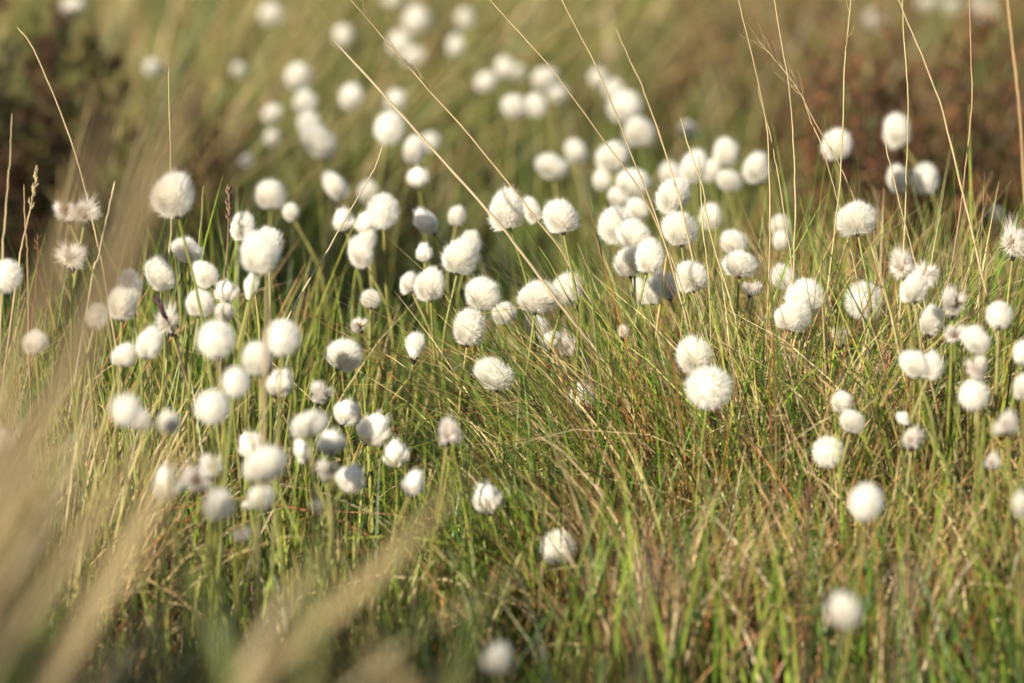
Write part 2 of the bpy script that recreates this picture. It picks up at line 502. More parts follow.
H(359, 325, 21, 17, 's', 4.6, -20, 'small flat ragged head alone in the green gap')
H(415, 346, 27, 33, 'B', 4.4, 8, 'white shaving brush tuft alone in green grass left of centre')
H(344, 357, 37, 34, 'r', 4.35, 25, 'sharp smooth dome tipped right with its foot at lower left')
H(495, 376, 37, 36, 'r', 4.38, 0, 'bright round head alone below the close trio')
H(537, 299, 42, 36, 'r', 4.42, 0, 'wide cream head, left of the joined pair at the centre')
H(566, 291, 33, 34, 'r', 4.47, 10, 'right head of the joined pair at the centre')
H(537, 327, 25, 28, 'r', 4.55, -5, 'oblong head with a stem over it under the joined pair')
H(551, 342, 19, 21, 'r', 4.5, 0, 'small head with dark foot under the joined pair')
H(569, 345, 22, 26, 's', 4.75, 0, 'faint grey head behind the small one under the joined pair')
H(623, 333, 12, 15, 'r', 4.4, 0, 'tiny pinkish bud of a head low in the centre')
H(582, 395, 37, 38, 'b', 4.5, -15, 'half shaded head buried in grass below the joined pair')
H(694, 357, 38, 38, 'r', 4.35, -8, 'round cream head sitting on top of a larger fluffy one')
H(709, 389, 51, 46, 'x', 4.2, 0, 'largest fluffy open puff crossed by a dark blade')
H(558, 549, 38, 38, 'x', 4.12, 0, 'bright round head alone low in the green grass at the bottom')
H(487, 497, 34, 37, 'b', 4.15, -10, 'half shaded head behind arching straw, lower centre')
H(449, 430, 27, 34, 's', 4.05, 0, 'dull ragged head alone below the shaving brush tuft')
H(414, 482, 25, 31, 'b', 3.95, 15, 'small grey shaded brush right of the white trio')
# ---- left half, nearer
H(174, 198, 45, 48, 'r', 4.15, 0, 'big round head standing tallest over the left clump')
H(64, 209, 24, 32, 's', 4.2, -8, 'spent brown centred tuft, left of the pair at far left')
H(86, 211, 30, 29, 's', 4.2, 22, 'spent tuft blown right, right of the pair at far left')
H(70, 255, 31, 33, 's', 4.2, 0, 'spent tuft with brown middle under the spent pair at far left')
H(6, 277, 34, 36, 'x', 4.15, 10, 'fluffy head cut by the left edge, upper one')
H(35, 343, 25, 26, 'r', 4.05, 0, 'soft head alone in the grass near the left edge')
H(1, 439, 23, 32, 'r', 3.8, 0, 'head cut by the left edge, lower one')
H(243, 228, 26, 31, 'r', 4.35, 5, 'head behind the upper left of the big blurred one')
H(259, 255, 39, 44, 'r', 4.0, 0, 'big blurred head with a tan stalk in front of its foot')
H(269, 243, 30, 34, 'r', 4.35, 5, 'head hidden behind the big blurred one by the tan stalk')
H(188, 252, 30, 27, 'r', 4.3, 0, 'head under the right side of the tallest left one')
H(160, 275, 32, 36, 'r', 4.3, -5, 'round head with green blades in front, under the tallest left one')
H(205, 275, 25, 30, 'r', 4.25, -15, 'slanting head right of the blade crossed one')
H(226, 290, 28, 25, 'b', 4.2, 0, 'low wide head left of the feathered brush')
H(251, 287, 20, 32, 'B', 4.2, -5, 'narrow feathered brush split by a green blade')
H(200, 304, 29, 31, 'r', 4.2, 8, 'round head right of the purple striped grass spike')
H(224, 312, 20, 21, 'r', 4.2, 0, 'small round head just above a big soft one')
H(130, 287, 27, 36, 'x', 4.25, 8, 'fluffy back head of an overlapping pair on the left')
H(122, 305, 30, 38, 'r', 4.15, -8, 'smooth front head of an overlapping pair on the left')
H(168, 320, 27, 33, 's', 4.25, 0, 'open ragged head behind the purple striped grass spike')
H(149, 344, 25, 36, 'r', 4.0, 0, 'tall narrow cream head on the left')
H(124, 356, 25, 26, 'r', 4.0, 0, 'small round head left of the tall narrow cream one')
H(97, 317, 27, 29, 'x', 4.1, 0, 'dull ragged head left of the overlapping pair')
H(216, 341, 41, 42, 'x', 3.95, 0, 'big soft round head in the middle of the left clump')
H(282, 339, 39, 40, 'x', 3.95, 15, 'big soft head with spiky right edge, left clump')
H(257, 360, 31, 36, 'r', 3.9, 0, 'soft head in front of the spiky edged one')
H(281, 381, 29, 34, 'b', 4.05, 12, 'half shaded split head on a green stem under the spiky edged one')
H(236, 383, 30, 33, 'x', 3.8, 0, 'hazy head under the big soft round one')
H(212, 408, 38, 37, 'x', 3.75, 0, 'hazy wide head low in the left clump')
H(126, 411, 34, 35, 'x', 3.65, 0, 'pale hazy round head at left in tan haze, with two dim neighbours')
H(141, 421, 20, 22, 'r', 3.7, 0, 'dim small head pressed to the right of the pale hazy one')
H(169, 423, 22, 23, 'r', 3.7, 0, 'dim small head between two wide hazy ones')
H(321, 393, 29, 27, 's', 4.2, 25, 'torn ragged head above the white trio')
H(347, 412, 34, 32, 'b', 4.25, 20, 'sharp white head left of the fan shaped one in the trio')
H(375, 428, 37, 40, 'b', 4.2, 18, 'fan shaped white head leaning right, middle of the trio')
H(396, 452, 30, 34, 'b', 4.2, 10, 'small brush head with shaded side, right end of the trio')
H(309, 425, 37, 29, 'r', 3.8, 0, 'blurred domed head with a dark foot over shaded ones')
H(331, 442, 34, 31, 'b', 3.85, 10, 'grey shaded head tucked under the blurred dome')
H(302, 450, 19, 29, 'b', 3.95, -10, 'slim cream head under the left of the blurred dome')
H(326, 469, 25, 26, 's', 3.9, 0, 'ragged brownish head under the grey shaded one')
H(351, 478, 35, 32, 'b', 4.0, 25, 'cream brush leaning right, low in the left clump')
H(251, 444, 32, 32, 'b', 4.05, -15, 'spiky open head behind the yellow centred blurred one')
H(265, 465, 42, 41, 'r', 3.65, 0, 'yellow centred blurred head, largest low on the left')
H(261, 498, 27, 26, 'r', 3.75, 0, 'grey head in shade under the yellow centred one')
H(246, 506, 9, 10, 'r', 3.95, 0, 'tiny pale speck of a head beside the grey shaded ones')
H(242, 532, 17, 20, 's', 3.7, 0, 'very faint grey head lowest of the left group')
H(316, 505, 16, 20, 's', 3.85, 0, 'tiny grey head in the dark grass right of the left group')
H(166, 481, 33, 42, 'b', 3.8, -8, 'pinkish white lumpy head glowing in tan haze')
H(197, 478, 30, 32, 's', 3.75, 0, 'dim grey ragged head right of the pinkish one')
H(213, 465, 28, 30, 's', 3.95, 0, 'wispy ragged head above the grey blurred ones')
H(219, 506, 30, 32, 'r', 3.6, 0, 'round grey blurred head below the wispy one')
H(32, 552, 22, 20, 's', 3.5, 0, 'faint pinkish wisps in the tan grass at lower left')
H(498, 660, 29, 32, 'r', 3.35, 0, 'blurred head at the bottom edge left of centre')
# ---- right
H(837, 146, 32, 36, 'r', 5.0, 0, 'oval head crossed by a straw high on the right')
H(897, 132, 30, 34, 'r', 5.2, -20, 'lopsided head above two others high on the right')
H(898, 180, 20, 32, 'r', 5.1, 0, 'narrow head left of a rounder one high on the right')
H(925, 180, 29, 35, 'x', 5.1, 0, 'rounder head right of a narrow one high on the right')
H(856, 220, 42, 38, 'r', 4.40, 0, 'sharp wide head with a serrated edge, alone on the right')
H(997, 215, 14, 17, 'r', 5.2, 0, 'tiny head alone left of the spent one at the right edge')
H(876, 22, 20, 24, 'r', 7.6, 0, 'faint head in the top right haze, lone left one')
H(927, 2, 19, 18, 'r', 7.6, 0, 'faint head cut by the top edge at right')
H(952, 7, 18, 20, 'r', 7.6, 0, 'dim faint head at the top right between two others')
H(984, 11, 23, 32, 'r', 7.4, 0, 'tall faint head at the top right corner')
H(804, 298, 37, 37, 'r', 4.38, 15, 'upper sharp head of a leaning pair with dark foot on the right')
H(792, 317, 36, 34, 'r', 4.36, 20, 'lower sharp head of a leaning pair on the right')
H(864, 302, 41, 42, 'x', 4.5, 0, 'large soft head with green blades before it on the right')
H(901, 262, 28, 38, 's', 4.2, -10, 'tall ragged dark streaked head above the cream one on the right')
H(914, 289, 31, 33, 'r', 4.2, 0, 'smooth cream head in the middle of the right ragged cluster')
H(926, 273, 24, 28, 's', 4.3, 10, 'ragged head behind the smooth cream one')
H(931, 321, 27, 37, 'r', 4.25, 0, 'pale oblong head left of the yellow centred ragged one')
H(953, 301, 29, 37, 's', 4.15, 0, 'ragged head with yellow brown middle on the right cluster')
H(956, 332, 22, 23, 's', 4.15, 0, 'small ragged head under the yellow brown centred one')
H(977, 341, 27, 28, 'r', 4.0, 0, 'round cream head above a spent one near the right edge')
H(977, 366, 27, 30, 's', 4.0, 5, 'spent head with brown side under the round cream one')
H(999, 316, 29, 30, 'x', 4.15, 0, 'fluffy round head alone right of the ragged cluster')
H(1014, 240, 27, 41, 's', 4.35, 0, 'tall spent head at the right edge, highest there')
H(1022, 353, 20, 27, 'x', 4.0, 0, 'head cut by the right edge, middle one')
H(1022, 387, 18, 29, 'r', 3.95, 0, 'head cut by the right edge, just under another')
H(915, 365, 28, 31, 'r', 4.05, -8, 'left half of a twin head in the right grass')
H(931, 367, 24, 31, 'r', 4.1, 10, 'right half of a twin head in the right grass')
H(842, 402, 22, 23, 'r', 4.15, 0, 'small white head above a creamier one in the right grass')
H(852, 422, 25, 26, 'r', 4.1, 5, 'small creamy head below a whiter one in the right grass')
H(974, 396, 33, 34, 'x', 4.0, 0, 'starburst head on yellow stem near the right edge')
H(841, 336, 24, 22, 's', 4.55, 0, 'faint thin wisps under the large soft head on the right')
H(904, 419, 17, 20, 'B', 4.1, -35, 'small white wisp hanging left above a spent head')
H(913, 437, 26, 27, 's', 4.1, 0, 'spent grey head under the small white wisp')
H(828, 453, 34, 34, 'x', 4.15, 0, 'starburst head with dark middle, left of the lower right')
H(1006, 422, 27, 27, 's', 3.85, 0, 'dim grey wisps at right below the edge heads')
H(993, 461, 16, 18, 's', 3.9, 0, 'faint small wisp low near the right edge')
H(866, 503, 37, 40, 'x', 3.75, 0, 'blurred round head alone low in the right grass')
H(845, 611, 31, 38, 'r', 3.3, 0, 'very blurred grey head near the bottom right')
H(1021, 505, 16, 28, 'r', 3.6, 0, 'pinkish head cut by the right edge, lowest one')


HEAD_P = []
HEAD_MAP = np.zeros((683, 1024), np.float32)     # how far away the head seen in each direction stands
GROUP = 'cottongrass heads across the bog'
vv, uu = np.mgrid[0:683, 0:1024]
seen = set()
for idx, (u, v, w, h, f, d, lean, label) in enumerate(T):
    assert label not in seen, label
    seen.add(label)
    c = at(u, v, d)
    W = w * d / FPX; Hh = h * d / FPX
    m = ((uu - u) / (w * 0.55)) ** 2 + ((vv - v) / (h * 0.55)) ** 2 < 1
    HEAD_P.append((*c, W))
    HEAD_MAP[m] = np.maximum(HEAD_MAP[m], d)
    rs = random.Random(idx * 13 + 5)
    la = R(lean + rs.uniform(-7, 7) * (2.2 if u < 430 else 1.2)); ty = R(rs.uniform(-16, 12))
    ax = Vector((math.sin(la), math.sin(ty) * math.cos(la), math.cos(la) * math.cos(ty))).normalized()
    foot = Vector(c) - ax * Hh * 0.5
    # the stem comes up from the ground, curving into the head's own tilt
    gx = foot.x - math.sin(la) * 0.10 + rs.uniform(-0.03, 0.03)
    gy = foot.y + rs.uniform(-0.02, 0.05)
    root = Vector((gx, gy, ground1(gx, gy)))
    t = tag(empty('cottongrass', root), label, 'cottongrass', GROUP)
    ln = (foot - root).length
    p = [root, root.lerp(foot, 0.4) + Vector((rs.uniform(-.008, .008), rs.uniform(-.008, .008), 0)), foot - ax * ln * 0.22, foot + ax * Hh * 0.1]
    P = smooth_path([list(q - root) for q in p], 14)
    tt = np.linspace(0, 1, 14)
    V, F = tube_arrays(P, 0.0016 - 0.0006 * tt, 5)
    g = np.array([0.15, 0.17, 0.035]) * rs.uniform(0.8, 1.25); y = np.array([0.27, 0.23, 0.07]) if rs.random() < 0.5 else np.array([0.2, 0.21, 0.05])
    cc = g + (y - g) * tt[:, None] ** 1.5
    link('stem', np_mesh('stem', V, F, M_STEM, np.repeat(cc, 5, axis=0)), t)
    q = ax.to_track_quat('Z', 'Y') @ Matrix.Rotation(rs.uniform(0, 6.28), 4, 'Z').to_quaternion()
    hd = link('seed_head', rs.choice(HEADS[f] if f not in 'bB' else (HEADS['b'][:2] if f == 'B' else HEADS['b'][2:])), t)
    hd.location = foot - root; hd.rotation_mode = 'QUATERNION'; hd.rotation_quaternion = q
    wf = W / 0.94
    hd.scale = (wf, wf, Hh * 1.07)
    if f == 's' or label.startswith('starburst'):
        sd = link('seeds', rs.choice(SEEDS), hd)
        if f == 'x': sd.location = (0, 0, 0.08)
    br = link('bract', rs.choice(BRACTS), t)
    br.location = foot + ax * Hh * (0.10 if f in 'rx' else 0.03) - root
    br.rotation_mode = 'QUATERNION'; br.rotation_quaternion = q
    br.scale = (rs.uniform(0.013, 0.020) * (0.8 if min(W, Hh) < 0.018 else 1.0),) * 3

# ------------------------------------------------------------------ tall dry stalks, each traced up from the ground
STALK_GROUP = 'tall dry grass stalks'


def stalk(pts, d0, d1, wpx, label, col=(0.50, 0.39, 0.20), branch=0, kind='grass_stalk', wtip=0.45, spike=0, group=STALK_GROUP, cat='grass stalk'):
    """pts from the tip downwards in photo positions, d0 distance at the tip, d1 lower down; runs on to the ground"""
    n = len(pts)
    P = [at(u, v, d0 + (d1 - d0) * k / max(1, n - 1)) for k, (u, v) in enumerate(pts)]
    last, prev = P[-1], P[-2]
    dr = (last - prev) / np.linalg.norm(last - prev)
    dz = min(dr[2], -0.35)
    z = ground1(last[0], last[1])
    s = max(0.0, (last[2] - z) / -dz)
    gx, gy = last[0] + dr[0] * s * 0.8, last[1] + dr[1] * s * 0.5
    rt = np.array([gx, gy, ground1(gx, gy)])
    if s > 0.01: P.append(rt)
    else: rt = last
    P = P[::-1]
    t = tag(empty(kind, rt), label, cat, group)
    Q = smooth_path(np.array(P) - rt, 40)
    # every stalk has small kinks at its joints
    wob = rng.normal(0, 1, (40, 3)); wob = np.cumsum(wob, 0); wob -= np.linspace(0, 1, 40)[:, None] * wob[-1]
    Q += wob * 0.00025
    w = wpx * d0 / FPX * 0.39
    col = tuple(0.78 * q for q in col)
    tt = np.linspace(0, 1, 40)
    rad = w * (1.15 - (1 - wtip) * tt); rad[-1] *= 0.4
    V, F = tube_arrays(Q, rad, 5)
    c = np.array(col) * (1 + 0.12 * np.sin(tt * 9 + rng.uniform(0, 6)))[:, None]
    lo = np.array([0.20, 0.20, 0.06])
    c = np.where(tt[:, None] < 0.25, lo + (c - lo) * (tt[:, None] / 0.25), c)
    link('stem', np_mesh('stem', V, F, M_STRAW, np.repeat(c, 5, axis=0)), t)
    if branch:
        b = Builder()
        for k in range(branch):
            i = int(39 * rng.uniform(0.72, 0.98)); p = Q[i]; tg = Q[min(i + 1, 39)] - Q[i - 1]; tg /= np.linalg.norm(tg)
            sd = rng.normal(size=3); sd -= tg * (sd @ tg); sd /= np.linalg.norm(sd)
            L = rng.uniform(0.008, 0.026)
            q = p + (tg * 0.85 + sd * 0.45) * L
            V, F = tube_arrays([p, (p + q) / 2 + sd * 0.001, q], [w * 0.35, w * 0.3, w * 0.25], 4); b.add(V, F, np.array(col) * 0.9)
            V, F = tube_arrays([q, q + (tg + sd * .2) * 0.0015, q + (tg + sd * .2) * 0.0035], [w * 0.2, w * 0.6, w * 0.1], 4); b.add(V, F, np.array(col) * 0.75)
        link('panicle', b.mesh('panicle', M_STRAW), t)
    if spike:
        b = Builder()
        for k in range(spike):
            f = 1 - 0.30 * k / spike; i = min(38, int(39 * f)); p = Q[i]; tg = Q[i + 1] - Q[i - 1]; tg /= np.linalg.norm(tg)
            sd = rng.normal(size=3); sd -= tg * (sd @ tg); sd /= np.linalg.norm(sd)
            V, F = tube_arrays([p, p + (tg + sd * 0.6) * 0.003, p + (tg + sd * 0.35) * 0.0065], [w * 0.4, w * 1.2, w * 0.15], 5)
            b.add(V, F, np.array(col) * rng.uniform(0.6, 1.0))
        link('spikelets', b.mesh('spikelets', M_STRAW), t)
    return t


TAN = (0.50, 0.38, 0.20); PALE = (0.60, 0.49, 0.30); RUST = (0.40, 0.25, 0.12); YEL = (0.52, 0.44, 0.20)
stalk([(17, 27), (32, 47), (55, 98), (79, 168), (96, 240), (108, 300)], 4.35, 4.30, 2.6, 'thin straw arching left over the dark heather bush', TAN)
stalk([(12, 113), (9, 170), (5, 230), (1, 300)], 4.25, 4.2, 3.2, 'upright straw nearest the left edge', TAN)
stalk([(37, 170), (30, 205), (20, 250), (12, 300)], 4.3, 4.3, 3.0, 'rough beaded straw leaning right near the left edge', TAN, spike=16)
stalk([(24, 184), (25, 240), (27, 300)], 4.3, 4.3, 2.6, 'short upright brownish straw beside the rough beaded one', RUST)
stalk([(115, 181), (108, 215), (97, 262), (88, 305)], 4.25, 4.25, 3.6, 'straight pale straw slanting in front of the wide leaf at left', PALE)
stalk([(169, 67), (170, 110), (172, 165), (171, 230), (168, 300)], 4.4, 4.3, 2.4, 'upright straw rising behind the tallest head on the left', YEL)
stalk([(204, 185), (202, 215), (197, 262), (188, 310)], 4.35, 4.3, 2.2, 'short greenish straw right of the tallest head on the left', (0.30, 0.30, 0.10))
stalk([(229, 189), (229, 220), (227, 265), (224, 310)], 4.35, 4.3, 3.2, 'dark brown seed spike above the left clump', (0.25, 0.15, 0.08), spike=26, cat='seed spike')
stalk([(334, 40), (398, 109), (440, 156), (486, 207), (508, 234), (545, 282), (572, 318), (598, 353), (625, 400)], 4.34, 4.40, 4.6, 'thickest pale straw, running diagonally under the sharp egg head', PALE, wtip=0.6)
stalk([(340, -12), (391, 47), (418, 79), (459, 125), (509, 185), (537, 220), (558, 246), (580, 284), (612, 345)], 4.40, 4.43, 3.0, 'long diagonal straw passing between the two sharp centre heads', TAN, branch=7)
stalk([(478, -14), (500, 10), (550, 67), (601, 138), (635, 184), (654, 222), (674, 268), (692, 330)], 4.42, 4.42, 2.3, 'left one of the three straws converging on the big leaning egg', TAN)
stalk([(555, -14), (561, 0), (598, 71), (635, 162), (658, 222), (678, 290), (692, 345)], 4.42, 4.42, 2.7, 'middle one of the three straws converging on the big leaning egg', TAN)
stalk([(616, 28), (630, 58), (645, 91), (673, 173), (690, 240), (700, 310)], 4.50, 4.48, 2.5, 'right one of the three straws, ending at the big leaning egg', TAN)
stalk([(680, 117), (688, 146), (702, 188), (708, 222), (721, 268), (733, 310), (740, 350)], 4.4, 4.4, 3.0, 'straw with a blunt tip slanting past the tall oval head', YEL)
stalk([(698, 156), (701, 185), (702, 215), (707, 264), (710, 320)], 4.42, 4.4, 2.2, 'short upright straw in front of the tall oval head', YEL)
stalk([(735, -14), (745, 28), (757, 74), (766, 115), (769, 160), (770, 229), (767, 310)], 4.42, 4.4, 2.2, 'long straw curving down right, left of the tall ones', TAN)
stalk([(758, 86), (768, 128), (778, 175), (786, 225), (795, 300)], 4.42, 4.4, 2.0, 'thin straw branching beside the long curving one', TAN)
stalk([(772, -14), (783, 48), (792, 101), (796, 165), (796, 229), (793, 310)], 4.40, 4.38, 2.6, 'tall upright straw bowed slightly right, between oval head and the curving straw', TAN)
stalk([(852, -14), (848, 34), (844, 67), (841, 162), (836, 229), (828, 290), (824, 350)], 4.40, 4.38, 2.5, 'tall upright straw in front of the oval head on the right', YEL, branch=4)
stalk([(902, -14), (905, 50), (908, 101), (907, 165), (905, 229), (898, 320)], 4.42, 4.40, 2.4, 'tall upright straw through the three heads high on the right', YEL)
stalk([(894, -14), (905, 18), (920, 54), (942, 111), (962, 192), (971, 229), (988, 301), (1000, 360)], 4.38, 4.36, 3.4, 'strong straw slanting right with a dark joint, crossing another', TAN)
stalk([(968, -14), (971, 50), (972, 101), (969, 152), (960, 222), (949, 285), (943, 340)], 4.40, 4.38, 2.8, 'rusty straw crossing the strong slanting one on the right', RUST)
stalk([(1006, -14), (1014, 48), (1021, 110), (1026, 190), (1030, 280)], 4.1, 4.08, 4.6, 'thick rusty straw at the right edge', (0.45, 0.29, 0.13))
stalk([(756, 38), (776, 62), (797, 88), (810, 111), (826, 138), (841, 163), (856, 199), (872, 245), (890, 300)], 4.45, 4.42, 1.6, 'hair thin grass panicle with tiny branches leaning left on the right side', TAN, branch=26, cat='grass panicle')
stalk([(803, 96), (812, 124), (821, 147), (837, 199), (850, 250), (860, 310)], 4.42, 4.40, 1.9, 'thin straw leaning left behind the serrated head on the right', TAN)
stalk([(884, 134), (895, 178), (905, 219), (916, 262), (928, 320)], 4.40, 4.38, 2.6, 'blunt tipped straw left of the high right heads', TAN)
stalk([(383, 144), (372, 172), (351, 209), (330, 246), (311, 279), (287, 320), (270, 360)], 4.42, 4.38, 2.7, 'straw bent at its tip, leaning down left across the left clump', PALE)
stalk([(268, 262), (268, 290), (267, 325), (264, 380)], 3.75, 3.75, 5.0, 'blurred tan stalk in front of the big blurred head', (0.46, 0.34, 0.19))
stalk([(935, 235), (928, 260), (918, 300), (910, 350)], 4.45, 4.4, 1.8, 'slim straw above the smooth cream head on the right', TAN)
stalk([(953, 263), (968, 288), (980, 320), (990, 360)], 4.42, 4.4, 2.0, 'short straw leaning left behind the ragged right cluster', RUST)
stalk([(983, 225), (990, 256), (1000, 292), (1004, 340)], 4.5, 4.45, 2.0, 'reddish straw between the ragged cluster and the right edge head', RUST)
stalk([(38, 236), (37, 262), (35, 300), (33, 340)], 4.4, 4.35, 1.8, 'thin stem with a reddish bud in front of the dark bush', (0.30, 0.10, 0.05), spike=9, cat='flower bud', group='buds and seed spikes')
stalk([(158, 300), (166, 318), (176, 338), (184, 372)], 4.2, 4.2, 1.8, 'purple striped grass spike in the left clump', (0.16, 0.07, 0.09), spike=30, cat='seed spike', group='buds and seed spikes')
stalk([(811, 488), (807, 505), (804, 530), (803, 580)], 3.6, 3.6, 2.6, 'blurred dark brown seed spike left of the low right head', (0.16, 0.075, 0.035), spike=34, cat='seed spike', group='buds and seed spikes')
stalk([(803, 630), (801, 648), (799, 668), (799, 720)], 2.9, 2.9, 3.0, 'blurred rust brown seed spike at the bottom right', (0.22, 0.10, 0.05), spike=34, cat='seed spike', group='buds and seed spikes')
stalk([(908, 575), (905, 600), (902, 640), (900, 700)], 2.6, 2.6, 2.6, 'blurred purplish grass plume at the bottom right', (0.40, 0.27, 0.22), spike=40, cat='grass plume', group='buds and seed spikes')
stalk([(648, 556), (646, 590), (642, 640), (640, 700)], 2.8, 2.8, 2.4, 'blurred purplish grass plume at the bottom centre', (0.38, 0.26, 0.2), spike=34, cat='grass plume', group='buds and seed spikes')



# ------------------------------------------------------------------ wide out-of-focus leaves close to the camera
def wide_leaf(pts, d0, d1, wmm, label, col):
    n = len(pts)
    P = [at(u, v, d0 + (d1 - d0) * k / max(1, n - 1)) for k, (u, v) in enumerate(pts)]
    dr = P[-1] - P[-2]; dr /= np.linalg.norm(dr)
    last = P[-1]
    for _ in range(3):
        nxt = last + np.array([dr[0] * 0.7, dr[1] * 0.5, min(dr[2], -0.5)]) * 0.12
        gz = ground1(nxt[0], nxt[1])
        if nxt[2] <= gz + 0.02: break
        P.append(nxt); last = nxt; dr = dr * 0.8 + np.array([0, 0, -0.2])
    gx, gy = last[0] + dr[0] * 0.06, last[1]
    rt = np.array([gx, gy, ground1(gx, gy)])
    P.append(rt)
    Q = smooth_path(np.array(P[::-1]) - rt, 36)
    t = tag(empty('sedge_leaf', rt), label, 'grass blade', 'broad dry leaves close to the camera')
    T_ = np.gradient(Q, axis=0); T_ /= np.linalg.norm(T_, axis=1, keepdims=True)
    S = np.cross(T_, np.array([0.15, -1.0, 0.1])); S /= np.linalg.norm(S, axis=1, keepdims=True)
    Nn = np.cross(S, T_)
    tt = np.linspace(0, 1, 36)[:, None]
    w = wmm / 1000 * 0.5 * np.minimum(1, 0.2 + 1.7 * tt) * np.minimum(1, (1 - tt) * 5.5 + 0.06)
    up = w * 0.35
    rows = np.stack([Q - S * w + Nn * up, Q, Q + S * w + Nn * up, Q - Nn * 0.0004], 1)  # folded leaf with some thickness
    V = rows.reshape(-1, 3)
    i = np.arange(36 * 4).reshape(36, 4)
    F = np.concatenate([np.stack([i[:-1, a], i[:-1, b], i[1:, b], i[1:, a]], -1) for a, b in ((0, 1), (1, 2), (2, 3), (3, 0))])
    c = np.array(col) * (1 + 0.15 * np.sin(tt * 11 + rng.uniform(0, 6)))
    link('blade', np_mesh('blade', V, F, M_GRASS, np.repeat(c, 4, axis=0), smooth=False), t)


LT = (0.28, 0.215, 0.105); LB = (0.22, 0.16, 0.085); LG = (0.15, 0.15, 0.05)
wide_leaf([(192, 78), (160, 150), (128, 225), (98, 295), (55, 390), (5, 490), (-50, 600)], 2.3, 2.2, 12, 'broad tan leaf slanting through the upper left beside the heather bush', LB)
wide_leaf([(112, 95), (96, 145), (66, 230), (30, 320), (-10, 420), (-60, 540)], 2.35, 2.25, 7, 'dim brown leaf slanting close to the left edge, behind the spent tufts', LB)
wide_leaf([(190, 440), (140, 520), (100, 590), (55, 670), (20, 740)], 2.6, 2.55, 12, 'broad tan leaf rising from the bottom left corner', LT)
wide_leaf([(130, 465), (65, 555), (15, 630), (-30, 700)], 2.55, 2.5, 8, 'tan leaf cut by the left edge near the bottom', LT)
wide_leaf([(480, 460), (400, 545), (330, 610), (270, 664), (210, 720)], 2.6, 2.55, 9, 'long tan leaf slanting from the bottom left to the lower centre', LT)
wide_leaf([(312, 560), (262, 632), (230, 690), (190, 740)], 2.6, 2.6, 7, 'short tan leaf beneath the long slanting one', LT)
wide_leaf([(370, 640), (388, 672), (410, 720)], 2.2, 2.2, 6, 'small tan leaf leaning left at the bottom edge', LT)
wide_leaf([(604, -20), (607, 60), (612, 170), (616, 290), (618, 420), (622, 560), (625, 700)], 7.4, 7.35, 20, 'upright tan leaf far behind at the top right of centre', LT)
wide_leaf([(330, 512), (315, 560), (310, 640), (300, 720)], 2.3, 2.25, 5, 'dull green leaf upright in the dark grass at bottom left', LG)
wide_leaf([(190, 545), (205, 600), (228, 680), (240, 740)], 2.4, 2.35, 5, 'green leaf leaning left in the dark lower left', (0.13, 0.16, 0.04))
wide_leaf([(512, 560), (470, 620), (450, 690), (440, 740)], 2.6, 2.5, 5, 'green leaf leaning right at the bottom left of centre', (0.14, 0.18, 0.04))



# ------------------------------------------------------------------ grass (uncountable): one mesh per kind of sward
def blade_arrays(root, L, az, th0, kap, width, col, seg=6, kink=None, tipcol=None):
    n = len(root)
    dirv = np.stack([np.cos(az), np.sin(az), np.zeros(n)], -1)
    side = np.stack([-np.sin(az), np.cos(az), np.zeros(n)], -1)
    p = root.copy(); pts = [p.copy()]; tang = []
    for k in range(seg):
        t = (k + 0.5) / seg
        th = th0 + kap * t ** 1.4
        if kink is not None: th = th + kink[1] * (t > kink[0])
        tg = np.sin(th)[:, None] * dirv + np.cos(th)[:, None] * np.array([0, 0, 1.0])
        tang.append(tg)
        p = p + tg * (L / seg)[:, None]
        pts.append(p.copy())
    tang.append(tang[-1])
    phi = rng.uniform(-1.2, 1.2, n)
    rows = []; cols = []
    for k in range(seg + 1):
        t = k / seg
        nrm = np.cross(tang[k], side)
        wv = side * np.cos(phi)[:, None] + nrm * np.sin(phi)[:, None]
        w = (width * 0.5 * min(1, 0.75 + t) * (1 - t ** 2.2 * 0.93))[:, None]
        rows += [pts[k] - wv * w, pts[k] + wv * w]
        cc = col if tipcol is None else col + (tipcol - col) * t ** 2
        cols += [cc, cc]
    return np.stack(rows, 1), np.stack(cols, 1), np.stack(pts, 1)


